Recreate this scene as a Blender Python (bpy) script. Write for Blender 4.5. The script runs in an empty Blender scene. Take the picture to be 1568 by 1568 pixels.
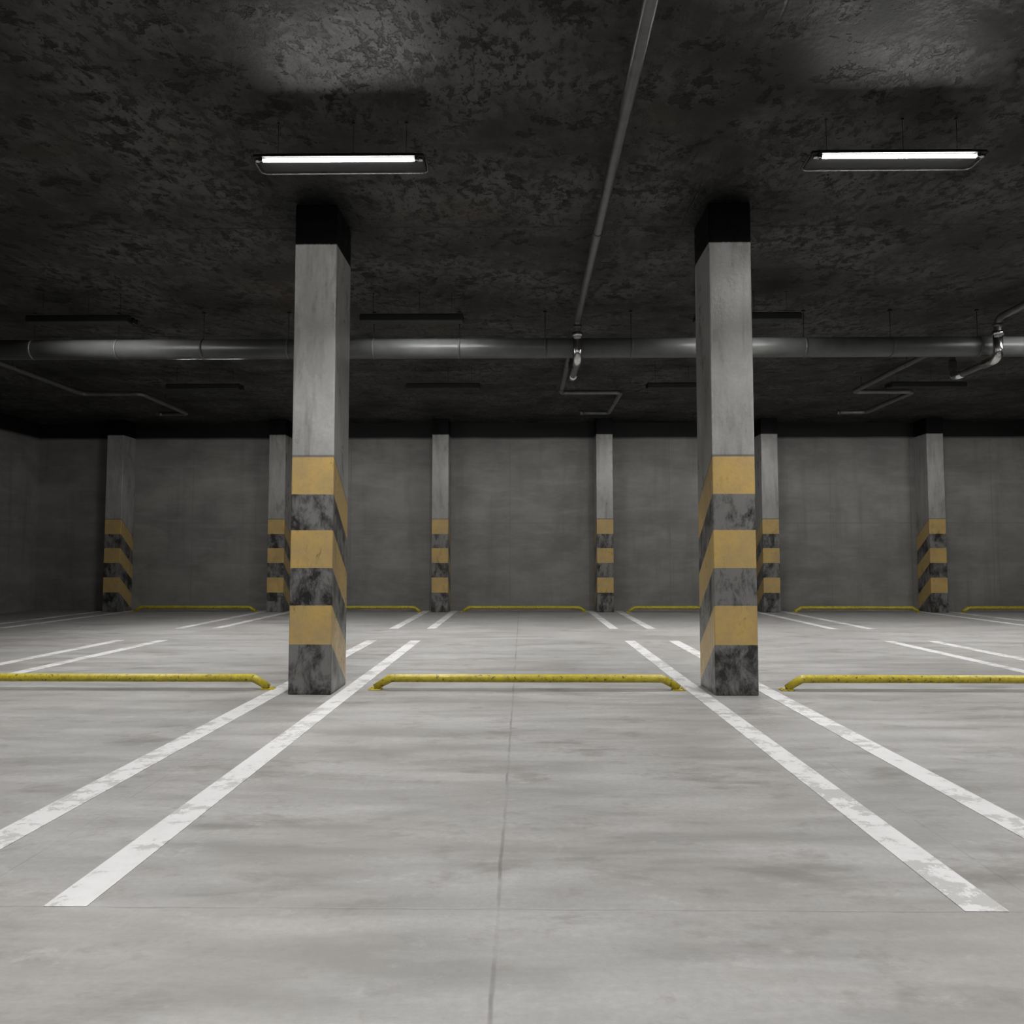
import bpy, bmesh, math
from mathutils import Vector, Matrix
S=1.2            # camera height in metres; all layout numbers are multiples of it
sc=bpy.context.scene
sc.view_settings.view_transform='Standard'
sc.view_settings.look='None'

# ------------------------------------------------------------ node helpers
class NT:
    def __init__(s,name):
        s.m=bpy.data.materials.new(name); s.m.use_nodes=True
        s.t=s.m.node_tree; s.n=s.t.nodes; s.l=s.t.links
        s.b=s.n['Principled BSDF']
    def link(s,a,b): s.l.new(a,b)
    def setin(s,sock,v):
        if isinstance(v,bpy.types.NodeSocket): s.l.new(v,sock)
        elif v is not None:
            if hasattr(sock.default_value,'__len__') and not hasattr(v,'__len__'): v=(v,v,v)
            if hasattr(sock.default_value,'__len__') and len(sock.default_value)==4 and len(v)==3: v=(*v,1)
            sock.default_value=v
    def math(s,op,a,b=None,c=None,clamp=False):
        n=s.n.new('ShaderNodeMath'); n.operation=op; n.use_clamp=clamp
        s.setin(n.inputs[0],a)
        if b is not None: s.setin(n.inputs[1],b)
        if c is not None: s.setin(n.inputs[2],c)
        return n.outputs[0]
    def pos(s):
        g=s.n.new('ShaderNodeNewGeometry'); return s.scale(g.outputs['Position'],(1/S,)*3)
    def obj(s):
        g=s.n.new('ShaderNodeTexCoord'); return s.scale(g.outputs['Object'],(1/S,)*3)
    def scale(s,v,k,loc=(0,0,0)):
        n=s.n.new('ShaderNodeMapping'); s.setin(n.inputs['Vector'],v)
        n.inputs['Scale'].default_value=k; n.inputs['Location'].default_value=loc
        return n.outputs[0]
    def xyz(s,v):
        n=s.n.new('ShaderNodeSeparateXYZ'); s.setin(n.inputs[0],v); return n.outputs
    def noise(s,v,scale,detail=4,rough=.6,dist=0.):
        n=s.n.new('ShaderNodeTexNoise'); s.setin(n.inputs['Vector'],v)
        n.inputs['Scale'].default_value=scale; n.inputs['Detail'].default_value=detail
        n.inputs['Roughness'].default_value=rough; n.inputs['Distortion'].default_value=dist
        return n.outputs['Fac']
    def rng(s,v,a,b,c=0,d=1,smooth=False):
        n=s.n.new('ShaderNodeMapRange'); s.setin(n.inputs['Value'],v)
        if smooth: n.interpolation_type='SMOOTHSTEP'
        n.inputs[1].default_value=a;n.inputs[2].default_value=b;n.inputs[3].default_value=c;n.inputs[4].default_value=d
        return n.outputs[0]
    def mix(s,f,a,b,mode='MIX'):
        n=s.n.new('ShaderNodeMix'); n.data_type='RGBA'; n.blend_type=mode
        s.setin(n.inputs[0],f); s.setin(n.inputs[6],a); s.setin(n.inputs[7],b)
        return n.outputs[2]
    def bump(s,h,strength,dist,prev=None):
        n=s.n.new('ShaderNodeBump'); n.inputs['Strength'].default_value=strength
        n.inputs['Distance'].default_value=dist; s.setin(n.inputs['Height'],h)
        return n.outputs[0]
    def out(s,color=None,rough=None,normal=None,metal=None,spec=None):
        if color is not None: s.setin(s.b.inputs['Base Color'],color)
        if rough is not None: s.setin(s.b.inputs['Roughness'],rough)
        if normal is not None: s.setin(s.b.inputs['Normal'],normal)
        if metal is not None: s.setin(s.b.inputs['Metallic'],metal)
        if spec is not None: s.b.inputs['Specular IOR Level'].default_value=spec
        return s.m

# ------------------------------------------------------------ materials
def mat_floor():
    n=NT('floor_concrete'); p=n.pos()
    x,y,z=n.xyz(p)
    streak=n.noise(n.scale(p,(.55,2.6,1)),1.6,6,.68,.2)
    big=n.noise(p,.75,3,.55)
    fine=n.noise(p,36,3,.7)
    c=n.mix(n.rng(streak,.36,.64),(.215,.210,.200),(.365,.360,.351))
    c=n.mix(n.rng(big,.35,.62,0,.4),c,(.385,.381,.375))
    c=n.mix(n.rng(big,.36,.5,.35,0),c,(.31,.288,.268))
    st=n.noise(n.scale(p,(.8,1.5,1),(3.1,1.7,0)),1.7,6,.72,.2)
    c=n.mix(n.rng(st,.55,.67,0,.6),c,(.15,.141,.128))
    sp=n.noise(n.scale(p,(1,1.3,1),(.4,6.3,0)),4.5,5,.7)
    c=n.mix(n.rng(sp,.57,.68,0,.42),c,(.17,.16,.145))
    c=n.mix(n.rng(sp,.32,.40,.35,0),c,(.46,.455,.445))
    c=n.mix(n.rng(fine,.3,.7,.0,.3),c,(.20,.197,.19))
    wear=n.noise(n.scale(p,(1,.5,1)),5,3,.7)
    wob=n.math('MULTIPLY',n.math('SUBTRACT',wear,.5),.022)
    def line(coord,c0,per,w):
        a=n.math('PINGPONG',n.math('ADD',n.math('SUBTRACT',coord,c0),wob),per/2)
        return n.rng(a,w*.3,w,1,0)
    jx=line(x,-.07,6.32,.008); jy=line(y,2.345,3.62,.005)
    jy2=line(y,.4,3.62,.003); jx2=line(x,-1.65,3.16,.003)
    j=n.math('MAXIMUM',n.math('MULTIPLY',jx,n.rng(wear,.4,.6,.2,1)),n.math('MULTIPLY',jy,n.rng(wear,.35,.6,.15,.7)))
    j=n.math('MAXIMUM',j,n.math('MULTIPLY',n.math('MAXIMUM',jy2,jx2),n.rng(wear,.4,.62,0,.5)))
    c=n.mix(n.math('MULTIPLY',j,.5),c,(.09,.085,.08))
    nm=n.bump(n.math('SUBTRACT',n.math('ADD',n.math('MULTIPLY',fine,.5),n.math('MULTIPLY',streak,.6)),j),.4,.006)
    return n.out(c,n.rng(streak,.3,.7,.42,.62),nm,spec=.35)

def mat_line():
    n=NT('worn_white_paint'); p=n.pos()
    a=n.noise(p,9,5,.78,.2)
    b=n.noise(n.scale(p,(.7,1.3,1),(4,2,1)),2.3,3,.6)
    m=n.math('ADD',n.math('MULTIPLY',a,.7),n.math('MULTIPLY',b,.6))
    c=n.mix(n.rng(m,.665,.71,0,.8),(.62,.62,.62),(.37,.366,.358))
    c=n.mix(n.rng(a,.4,.7,0,.35),c,(.42,.42,.42))
    return n.out(c,.55,spec=.3)

def mat_ceiling():
    n=NT('dark_sprayed_concrete'); p=n.pos()
    x,y,z=n.xyz(p)
    d=n.noise(p,1.1,5,.68,.2)
    n1=n.noise(p,5.5,6,.74,.15)
    n2=n.noise(n.scale(p,(1.0,.6,1),(5,1,0)),15,5,.78,.2)
    pit=n.rng(n1,.39,.43,0,1,True)
    region=n.rng(d,.42,.60)
    pit2=n.rng(n2,.42,.46,0,1,True)
    h=n.math('ADD',n.math('MULTIPLY',pit,.9),n.math('MULTIPLY',n1,.4))
    h=n.math('ADD',h,n.math('MULTIPLY',n.math('MULTIPLY',pit2,.7),region))
    h=n.math('ADD',h,n.math('MULTIPLY',n2,.3))
    wob=n.math('MULTIPLY',n.math('SUBTRACT',n1,.5),.06)
    jl=n.rng(n.math('PINGPONG',n.math('ADD',n.math('SUBTRACT',y,6.37),wob),1.58),.003,.015,1,0)
    jl2=n.rng(n.math('PINGPONG',n.math('ADD',n.math('SUBTRACT',x,1.3),wob),1.58),.002,.010,.3,0)
    jl=n.math('MULTIPLY',n.math('MAXIMUM',jl,jl2),n.rng(d,.4,.6,0,1))
    c=n.mix(n.rng(d,.38,.62),(.014,.0138,.013),(.068,.067,.064))
    c=n.mix(n.rng(n2,.35,.65,.5,0),c,(.009,.009,.009))
    c=n.mix(n.math('MULTIPLY',n.math('SUBTRACT',1,pit),.93),c,(.002,.002,.002))
    c=n.mix(n.math('MULTIPLY',n.math('MULTIPLY',n.math('SUBTRACT',1,pit2),region),.9),c,(.002,.002,.002))
    br=n.noise(n.scale(p,(1,1,1),(2,8,3)),.8,2,.6)
    c=n.mix(n.rng(br,.56,.72,0,.5),c,(.042,.031,.023))
    c=n.mix(n.math('MULTIPLY',jl,.7),c,(.003,.003,.003))
    # soft shade painted into the ceiling colour around the column heads
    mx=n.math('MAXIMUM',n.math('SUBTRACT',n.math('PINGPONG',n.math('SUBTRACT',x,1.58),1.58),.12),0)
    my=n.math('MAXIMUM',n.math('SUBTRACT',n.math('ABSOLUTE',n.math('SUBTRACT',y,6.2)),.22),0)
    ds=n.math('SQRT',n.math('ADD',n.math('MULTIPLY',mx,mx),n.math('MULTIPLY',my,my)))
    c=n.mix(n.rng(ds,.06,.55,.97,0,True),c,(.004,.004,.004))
    h=n.math('SUBTRACT',h,jl)
    return n.out(c,n.rng(d,.3,.7,.6,.42),n.bump(h,.8,.020),spec=.2)

def mat_wall():
    n=NT('wall_concrete'); p=n.pos()
    x,y,z=n.xyz(p)
    a=n.noise(n.scale(p,(.8,.8,1.4)),1.3,6,.68,.2)
    b=n.noise(n.scale(p,(.5,.5,3),(3,3,3)),2.2,4,.6)
    c=n.mix(n.rng(a,.30,.70),(.16,.156,.150),(.27,.265,.256))
    c=n.mix(n.rng(b,.5,.72,0,.35),c,(.33,.325,.315))
    vs=n.noise(n.scale(p,(3,3,.25),(1,2,3)),1.6,4,.6)
    c=n.mix(n.rng(vs,.54,.7,0,.3),c,(.12,.116,.11))
    s=n.math('ADD',x,y)
    jl=n.rng(n.math('PINGPONG',n.math('ADD',s,.3),.79),.002,.009,1,0)
    jz=n.rng(n.math('ABSOLUTE',n.math('SUBTRACT',z,1.72)),.003,.009,1,0)
    j=n.math('MULTIPLY',n.math('MAXIMUM',jl,jz),n.rng(a,.4,.6,.1,.6))
    c=n.mix(n.math('MULTIPLY',j,.6),c,(.06,.06,.06))
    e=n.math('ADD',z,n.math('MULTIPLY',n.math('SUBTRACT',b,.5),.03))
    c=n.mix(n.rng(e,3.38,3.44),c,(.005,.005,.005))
    return n.out(c,.62,n.bump(n.math('SUBTRACT',a,j),.3,.02),spec=.3)

def mat_column():
    n=NT('striped_column_concrete'); o=n.obj(); w=n.pos()
    x,y,z=n.xyz(o)
    a=n.noise(n.scale(w,(2.2,2.2,.8)),2.2,5,.65,.3)
    f=n.noise(w,34,3,.7)
    c=n.mix(n.rng(a,.3,.7),(.22,.217,.21),(.37,.366,.356))
    c=n.mix(n.rng(f,.35,.7,0,.28),c,(.19,.188,.182))
    drip=n.noise(n.scale(w,(7,7,.7),(2,2,2)),1.8,5,.65)
    c=n.mix(n.rng(drip,.52,.68,0,.6),c,(.14,.138,.13))
    # chevron coordinate: level on the front face, dropping towards the rear on the side faces
    s=n.math('ADD',z,n.math('MULTIPLY',y,.68))
    s=n.math('ADD',s,n.math('MULTIPLY',n.math('SUBTRACT',f,.5),.006))
    dk=n.noise(n.scale(w,(1.4,1.4,.8)),5,5,.74,.3)
    dark=n.mix(n.rng(dk,.40,.58),(.016,.016,.016),(.17,.168,.163))
    yn=n.noise(w,4.5,4,.65)
    yel=n.mix(n.rng(yn,.35,.65),(.50,.340,.115),(.40,.290,.130))
    yel=n.mix(n.rng(f,.5,.75,0,.35),yel,(.29,.225,.13))
    def band(a0,b0):
        return n.math('MULTIPLY',n.math('GREATER_THAN',s,a0),n.math('LESS_THAN',s,b0))
    low=n.math('LESS_THAN',s,1.776)
    c=n.mix(low,c,dark)
    ym=n.math('ADD',n.math('ADD',band(.37,.658),band(.937,1.22)),band(1.49,1.776))
    chip=n.rng(dk,.38,.32,1,.55)
    c=n.mix(n.math('MULTIPLY',ym,chip),c,yel)
    ln=n.rng(n.math('ABSOLUTE',n.math('SUBTRACT',s,1.779)),.006,.012,.7,0)
    c=n.mix(ln,c,(.08,.08,.08))
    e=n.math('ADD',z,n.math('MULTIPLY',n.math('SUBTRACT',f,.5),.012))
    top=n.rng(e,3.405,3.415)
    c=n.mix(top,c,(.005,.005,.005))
    r=n.rng(a,.3,.7,.22,.42)
    h=n.math('ADD',n.math('MULTIPLY',a,.6),n.math('MULTIPLY',f,.35))
    m=n.out(c,r,n.bump(h,.45,.012),spec=.5)
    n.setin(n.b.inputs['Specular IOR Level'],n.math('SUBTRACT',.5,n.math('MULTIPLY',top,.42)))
    return m

def mat_yellow():
    n=NT('scuffed_yellow_paint'); p=n.pos()
    a=n.noise(p,16,4,.75,.3); b=n.noise(n.scale(p,(1,1,1),(4,4,4)),42,3,.7)
    c=n.mix(n.rng(a,.35,.7),(.56,.46,.035),(.34,.28,.02))
    c=n.mix(n.rng(b,.58,.66,0,.85),c,(.04,.035,.018))
    return n.out(c,n.rng(a,.3,.7,.28,.5),n.bump(a,.3,.006),spec=.5)

def mat_metal(name,col,r0,r1,metal=.9,sc_=9,spec=.5):
    n=NT(name); p=n.pos()
    a=n.noise(p,sc_,3,.65)
    c=n.mix(n.rng(a,.3,.7),[v*.7 for v in col],col)
    return n.out(c,n.rng(a,.3,.7,r0,r1),metal=metal,spec=spec)

def mat_emit(name,col,st):
    n=NT(name); n.out((.9,.9,.9),.3)
    n.b.inputs['Emission Color'].default_value=(*col,1)
    n.b.inputs['Emission Strength'].default_value=st
    return n.m

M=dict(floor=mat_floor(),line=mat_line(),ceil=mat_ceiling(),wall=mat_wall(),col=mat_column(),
 yel=mat_yellow(),
 pipe=mat_metal('dull_grey_pipe',(.075,.077,.075),.34,.44,.08,5,.35),
 thin=mat_metal('steel_pipe',(.13,.13,.128),.3,.45,.55,8),
 chrome=mat_metal('polished_steel_fitting',(.6,.6,.59),.12,.25,1,12),
 dark=mat_metal('dark_hanger_steel',(.03,.03,.03),.45,.6,.2,20),
 tray=mat_metal('lamp_housing_paint',(.012,.012,.012),.45,.6,.0,14,.25),
 tube=mat_emit('lamp_tube_glow',(1,.985,.96),90),
 tube2=mat_emit('lamp_tube_glow_mid',(1,.985,.96),190),
 tube3=mat_emit('lamp_tube_glow_far',(1,.985,.96),600))

# ------------------------------------------------------------ mesh helpers (units of S)
def finish(bm,name,mats,loc=(0,0,0),smooth=None,parent=None):
    for v in bm.verts: v.co*=S
    bmesh.ops.recalc_face_normals(bm,faces=bm.faces)
    me=bpy.data.meshes.new(name); bm.to_mesh(me); bm.free()
    for m in mats: me.materials.append(M[m])
    ob=bpy.data.objects.new(name,me); sc.collection.objects.link(ob)
    ob.location=Vector(loc)*S
    if parent is not None: ob.parent=parent
    return ob
def add_box(bm,x0,x1,y0,y1,z0,z1,mi=0,bev=0):
    if x1<x0: x0,x1=x1,x0
    r=bmesh.ops.create_cube(bm,size=1)
    vs=r['verts']
    for v in vs:
        v.co=Vector((x0+(v.co.x+.5)*(x1-x0),y0+(v.co.y+.5)*(y1-y0),z0+(v.co.z+.5)*(z1-z0)))
    fs=set(f for v in vs for f in v.link_faces)
    if bev:
        es=list(set(e for v in vs for e in v.link_edges))
        r=bmesh.ops.bevel(bm,geom=es,offset=bev,segments=3,affect='EDGES',profile=.5)
        fs=set(f for f in fs if f.is_valid)|set(r['faces'])
        for f in r['faces']: f.smooth=True
    for f in fs: f.material_index=mi
def fillet(pts,r,seg=6):
    pts=[Vector(p) for p in pts]; out=[pts[0]]
    for i in range(1,len(pts)-1):
        a,b,c=pts[i-1],pts[i],pts[i+1]
        u=(a-b); v=(c-b); ang=u.angle(v)
        t=min(r/math.tan(ang/2),u.length*.48,v.length*.48)
        p=b+u.normalized()*t; q=b+v.normalized()*t
        for k in range(seg+1):
            s=k/seg
            out.append(p*(1-s)**2+b*2*s*(1-s)+q*s*s)
    out.append(pts[-1]); return out
def sweep(bm,pts,rad,n=16,mi=0,cap=True):
    pts=[Vector(p) for p in pts]
    T=[]
    for i in range(len(pts)):
        a=pts[max(i-1,0)]; b=pts[min(i+1,len(pts)-1)]
        T.append((b-a).normalized())
    up=Vector((0,0,1)) if abs(T[0].z)<.9 else Vector((1,0,0))
    u=T[0].cross(up).normalized(); rings=[]
    for i,p in enumerate(pts):
        if i>0:
            q=T[i-1].rotation_difference(T[i]); u=q@u
        w=T[i].cross(u).normalized()
        rr=rad[i] if hasattr(rad,'__len__') else rad
        rings.append([bm.verts.new(p+(u*math.cos(2*math.pi*k/n)+w*math.sin(2*math.pi*k/n))*rr) for k in range(n)])
    for i in range(len(rings)-1):
        for k in range(n):
            f=bm.faces.new((rings[i][k],rings[i][(k+1)%n],rings[i+1][(k+1)%n],rings[i+1][k])); f.smooth=True; f.material_index=mi
    if cap:
        for r in (rings[0],rings[-1]):
            f=bm.faces.new(r); f.material_index=mi

H=3.72; XL,XR,YB,YF=-9.68,14.2,-6.5,15.75
HC=H-.003
# ------------------------------------------------------------ room shell
def shell(name,mat,*b):
    bm=bmesh.new(); add_box(bm,*b); return finish(bm,name,[mat])
shell('floor','floor',XL-.3,XR+.3,YB-.3,YF+.3,-.2,0)
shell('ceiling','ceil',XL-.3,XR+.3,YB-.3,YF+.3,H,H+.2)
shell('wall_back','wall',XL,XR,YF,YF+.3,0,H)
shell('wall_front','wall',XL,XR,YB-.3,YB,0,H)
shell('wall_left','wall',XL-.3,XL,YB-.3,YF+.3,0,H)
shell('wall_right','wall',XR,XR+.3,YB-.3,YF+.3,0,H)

# ------------------------------------------------------------ columns
P=3.16; C0=1.58
def column(x,y):
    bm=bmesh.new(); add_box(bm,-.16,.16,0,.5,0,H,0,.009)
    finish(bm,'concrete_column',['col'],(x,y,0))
NEARY,FARY=5.95,15.25
for k in range(-3,4):
    x=C0+P*k
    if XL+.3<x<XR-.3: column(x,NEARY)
for k in range(-3,4):
    x=C0+P*k
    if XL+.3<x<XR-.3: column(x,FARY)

# ------------------------------------------------------------ painted bay lines
def bay_line(x0,x1,y0,y1):
    bm=bmesh.new(); add_box(bm,x0,x1,y0,y1,.0,.0025)
    finish(bm,'parking_line_marking',['line'])
for k in range(-3,4):
    c=C0+P*k
    if not (XL+.5<c<XR-.5): continue
    for a,b in ((-.322,-.197),(.218,.345)):
        if abs(c)<2 and c<0: a,b=(-.352,-.222) if a<0 else (.197,.322)
        for y0,y1 in ((2.345,9.9),(11.6,15.7)):
            bay_line(c+a,c+b,y0,y1)

# ------------------------------------------------------------ wheel stop hoops
def wheel_stop(x,y):
    bm=bmesh.new(); hw=1.165; r=.031
    path=fillet([(-hw,0,.012),(-hw+.115,0,.087),(hw-.115,0,.087),(hw,0,.012)],.07,6)
    sweep(bm,path,r,18)
    for sx in (-1,1):
        add_box(bm,sx*hw-.05,sx*hw+.05,-.045,.045,0,.009,0,.003)
        for yy in (-.03,.03):
            sweep(bm,[(sx*(hw+.033),yy,.006),(sx*(hw+.033),yy,.016)],.008,6)
    for v in bm.verts: v.co.z=max(v.co.z,0)
    finish(bm,'parking_wheel_stop',['yel'],(x,y,0))
for k in range(-2,4):
    wheel_stop(.03+P*k,6.2)
for k in range(-2,4):
    wheel_stop(.03+P*k,15.3)

# ------------------------------------------------------------ lamps
LZ=1+2.44
def lamp(x,y,row):
    flip=row>=1
    root=bpy.data.objects.new('fluorescent_ceiling_lamp',None); sc.collection.objects.link(root)
    root.location=Vector((x,y,LZ))*S
    bm=bmesh.new(); L=.52
    if flip:
        # asymmetric wall-washer: closed box on the aisle side, tube behind it under a hood
        add_box(bm,-L,L,-.10,.03,-.036,.034,0,.010)
        add_box(bm,-L,L,-.06,.125,.028,.046,0,.002)
        add_box(bm,-L,L,.118,.125,.013,.044,0,.002)
        for sx in (-1,1):
            add_box(bm,sx*(L-.02),sx*L,.0,.125,-.01,.046,0,.002)
        ty,tz=.066,.016; top=.036; tr=.009
    else:
        add_box(bm,-L,L,-.08,.10,.012,.045,0,.012)
        add_box(bm,-L,L,-.108,-.06,.016,.024,0,.002)
        add_box(bm,-L,L,-.108,-.104,.010,.024,0,.001)
        add_box(bm,-L+.05,L-.05,-.05,.06,.042,.062,0,.008)
        rim=fillet([(0,.06,.004),(L+.01,.06,.004),(L+.01,.105,.004),(-L-.01,.105,.004),(-L-.01,.06,.004),(0,.06,.004)],.02,5)
        rim=fillet([(-L-.012,-.10,.016),(-L-.012,.105,.004),(L+.012,.105,.004),(L+.012,-.10,.016)],.05,6)
        sweep(bm,rim,.005,8,1)
        ty,tz=-.085,-.004; top=.06; tr=.010
    for sx in (-1,1):
        add_box(bm,sx*(L-.045)-.012,sx*(L-.045)+.012,ty-.016,ty+.016,tz-.012,tz+.020,2,.004)
        sweep(bm,[(sx*(L-.035),ty,tz),(sx*(L-.005),ty,tz)],.012,12,2)
        lp=fillet([(sx*L,-.05,.02),(sx*(L+.035),-.05,.03),(sx*(L+.035),.03,.03),(sx*L,.03,.02)],.02,4)
        sweep(bm,lp,.004,8,1)
    for i,xx in enumerate((-.40,.07,.40)):
        sweep(bm,[(xx,0,top-.01),(xx,0,HC-LZ)],.0018,6,1)
        sweep(bm,[(xx,0,HC-LZ-.008),(xx,0,HC-LZ)],.009,12,1)
    finish(bm,'housing',['tray','dark','chrome'],parent=root)
    bm=bmesh.new()
    sweep(bm,[(-L+.06,ty,tz),(L-.06,ty,tz)],tr,8,0)
    finish(bm,'tube',['tube' if row<1 else 'tube2' if row==1 else 'tube3'],parent=root)
    # area light added under the fixture, unseen by camera, to light the floor
    ld=bpy.data.lights.new('added_floor_fill','AREA'); ld.shape='RECTANGLE'
    ld.size=.9*S; ld.size_y=.10*S; ld.energy=55; ld.spread=math.radians(118); ld.color=(1,.985,.97)
    lo=bpy.data.objects.new('floor_fill',ld); sc.collection.objects.link(lo)
    lo.parent=root; lo.location=Vector((0,-.03 if flip else .03,-.042 if flip else .005))*S
for k in range(-2,3):
    y=4.8+3.175*k
    for j in range(-1,4):
        lamp(-1.12+3.4*j,y,k)

# ------------------------------------------------------------ pipes
bm=bmesh.new(); MY,MZ,MR=8.6,1+2.31,.108
sweep(bm,[(XL+.01,MY,MZ),(XR-.01,MY,MZ)],MR,32)
x=-5.39-.94*4
while x<XR-.2:
    sweep(bm,[(x-.012,MY,MZ),(x+.012,MY,MZ)],MR+.004,32,0)
    sweep(bm,[(x,MY,MZ+MR-.01),(x,MY,HC)],.004,8,2)
    sweep(bm,[(x,MY,HC-.015),(x,MY,HC)],.02,12,2)
    x+=.94
finish(bm,'main_water_pipe',['pipe','thin','dark'])

def branch(x,name='sprinkler_branch_pipe'):
    bm=bmesh.new(); Z=1+2.56; r=.036; zl=1+2.13; ya,yb=8.40,9.3
    pts=[(x,YB+.02,Z),(x,ya,Z),(x,ya,zl),(x,yb,zl),(x,yb,Z),(x,12.1,Z),(x+.92,12.1,Z),(x+.92,13.8,Z),(x+.45,13.8,Z)]
    sweep(bm,fillet(pts,.10,6),r,16,0)
    sweep(bm,fillet([(x,ya,zl+.26),(x,ya,zl),(x,ya+.26,zl)],.10,8),r+.012,18,1)
    sweep(bm,fillet([(x,yb-.22,zl),(x,yb,zl),(x,yb,zl+.2)],.10,8),r+.010,18,1)
    sweep(bm,[(x,ya,zl+.25),(x,ya,zl+.29)],r+.02,18,1)
    sweep(bm,[(x,ya,zl+.37),(x,ya,zl+.34)],r+.01,18,0)
    sweep(bm,[(x+.47,13.8,Z),(x+.42,13.8,Z)],r+.008,16,0)
    hs=[(x,10.4),(x,11.8),(x+.92,12.9)]
    y=YB+1
    while y<8.3: hs.append((x,y)); y+=2.9
    for hx,hy in hs:
        sweep(bm,[(hx,hy-.01,Z),(hx,hy+.01,Z)],r+.004,16,0)
        sweep(bm,[(hx,hy,Z+r-.005),(hx,hy,HC)],.005,6,2)
    finish(bm,name,['thin','chrome','dark'])
for x in (.59,5.05,-6.8): branch(x)

# ------------------------------------------------------------ world + camera
w=bpy.data.worlds.new('world'); sc.world=w; w.use_nodes=True
w.node_tree.nodes['Background'].inputs[0].default_value=(.02,.02,.02,1)
w.node_tree.nodes['Background'].inputs[1].default_value=.2
cd=bpy.data.cameras.new('camera'); cam=bpy.data.objects.new('camera',cd); sc.collection.objects.link(cam)
cd.lens=28; cd.sensor_width=36; cd.clip_start=.05; cd.clip_end=200
cam.location=(0,0,S)
cam.rotation_euler=(math.radians(90+3.42),0,math.radians(.75))
sc.camera=cam
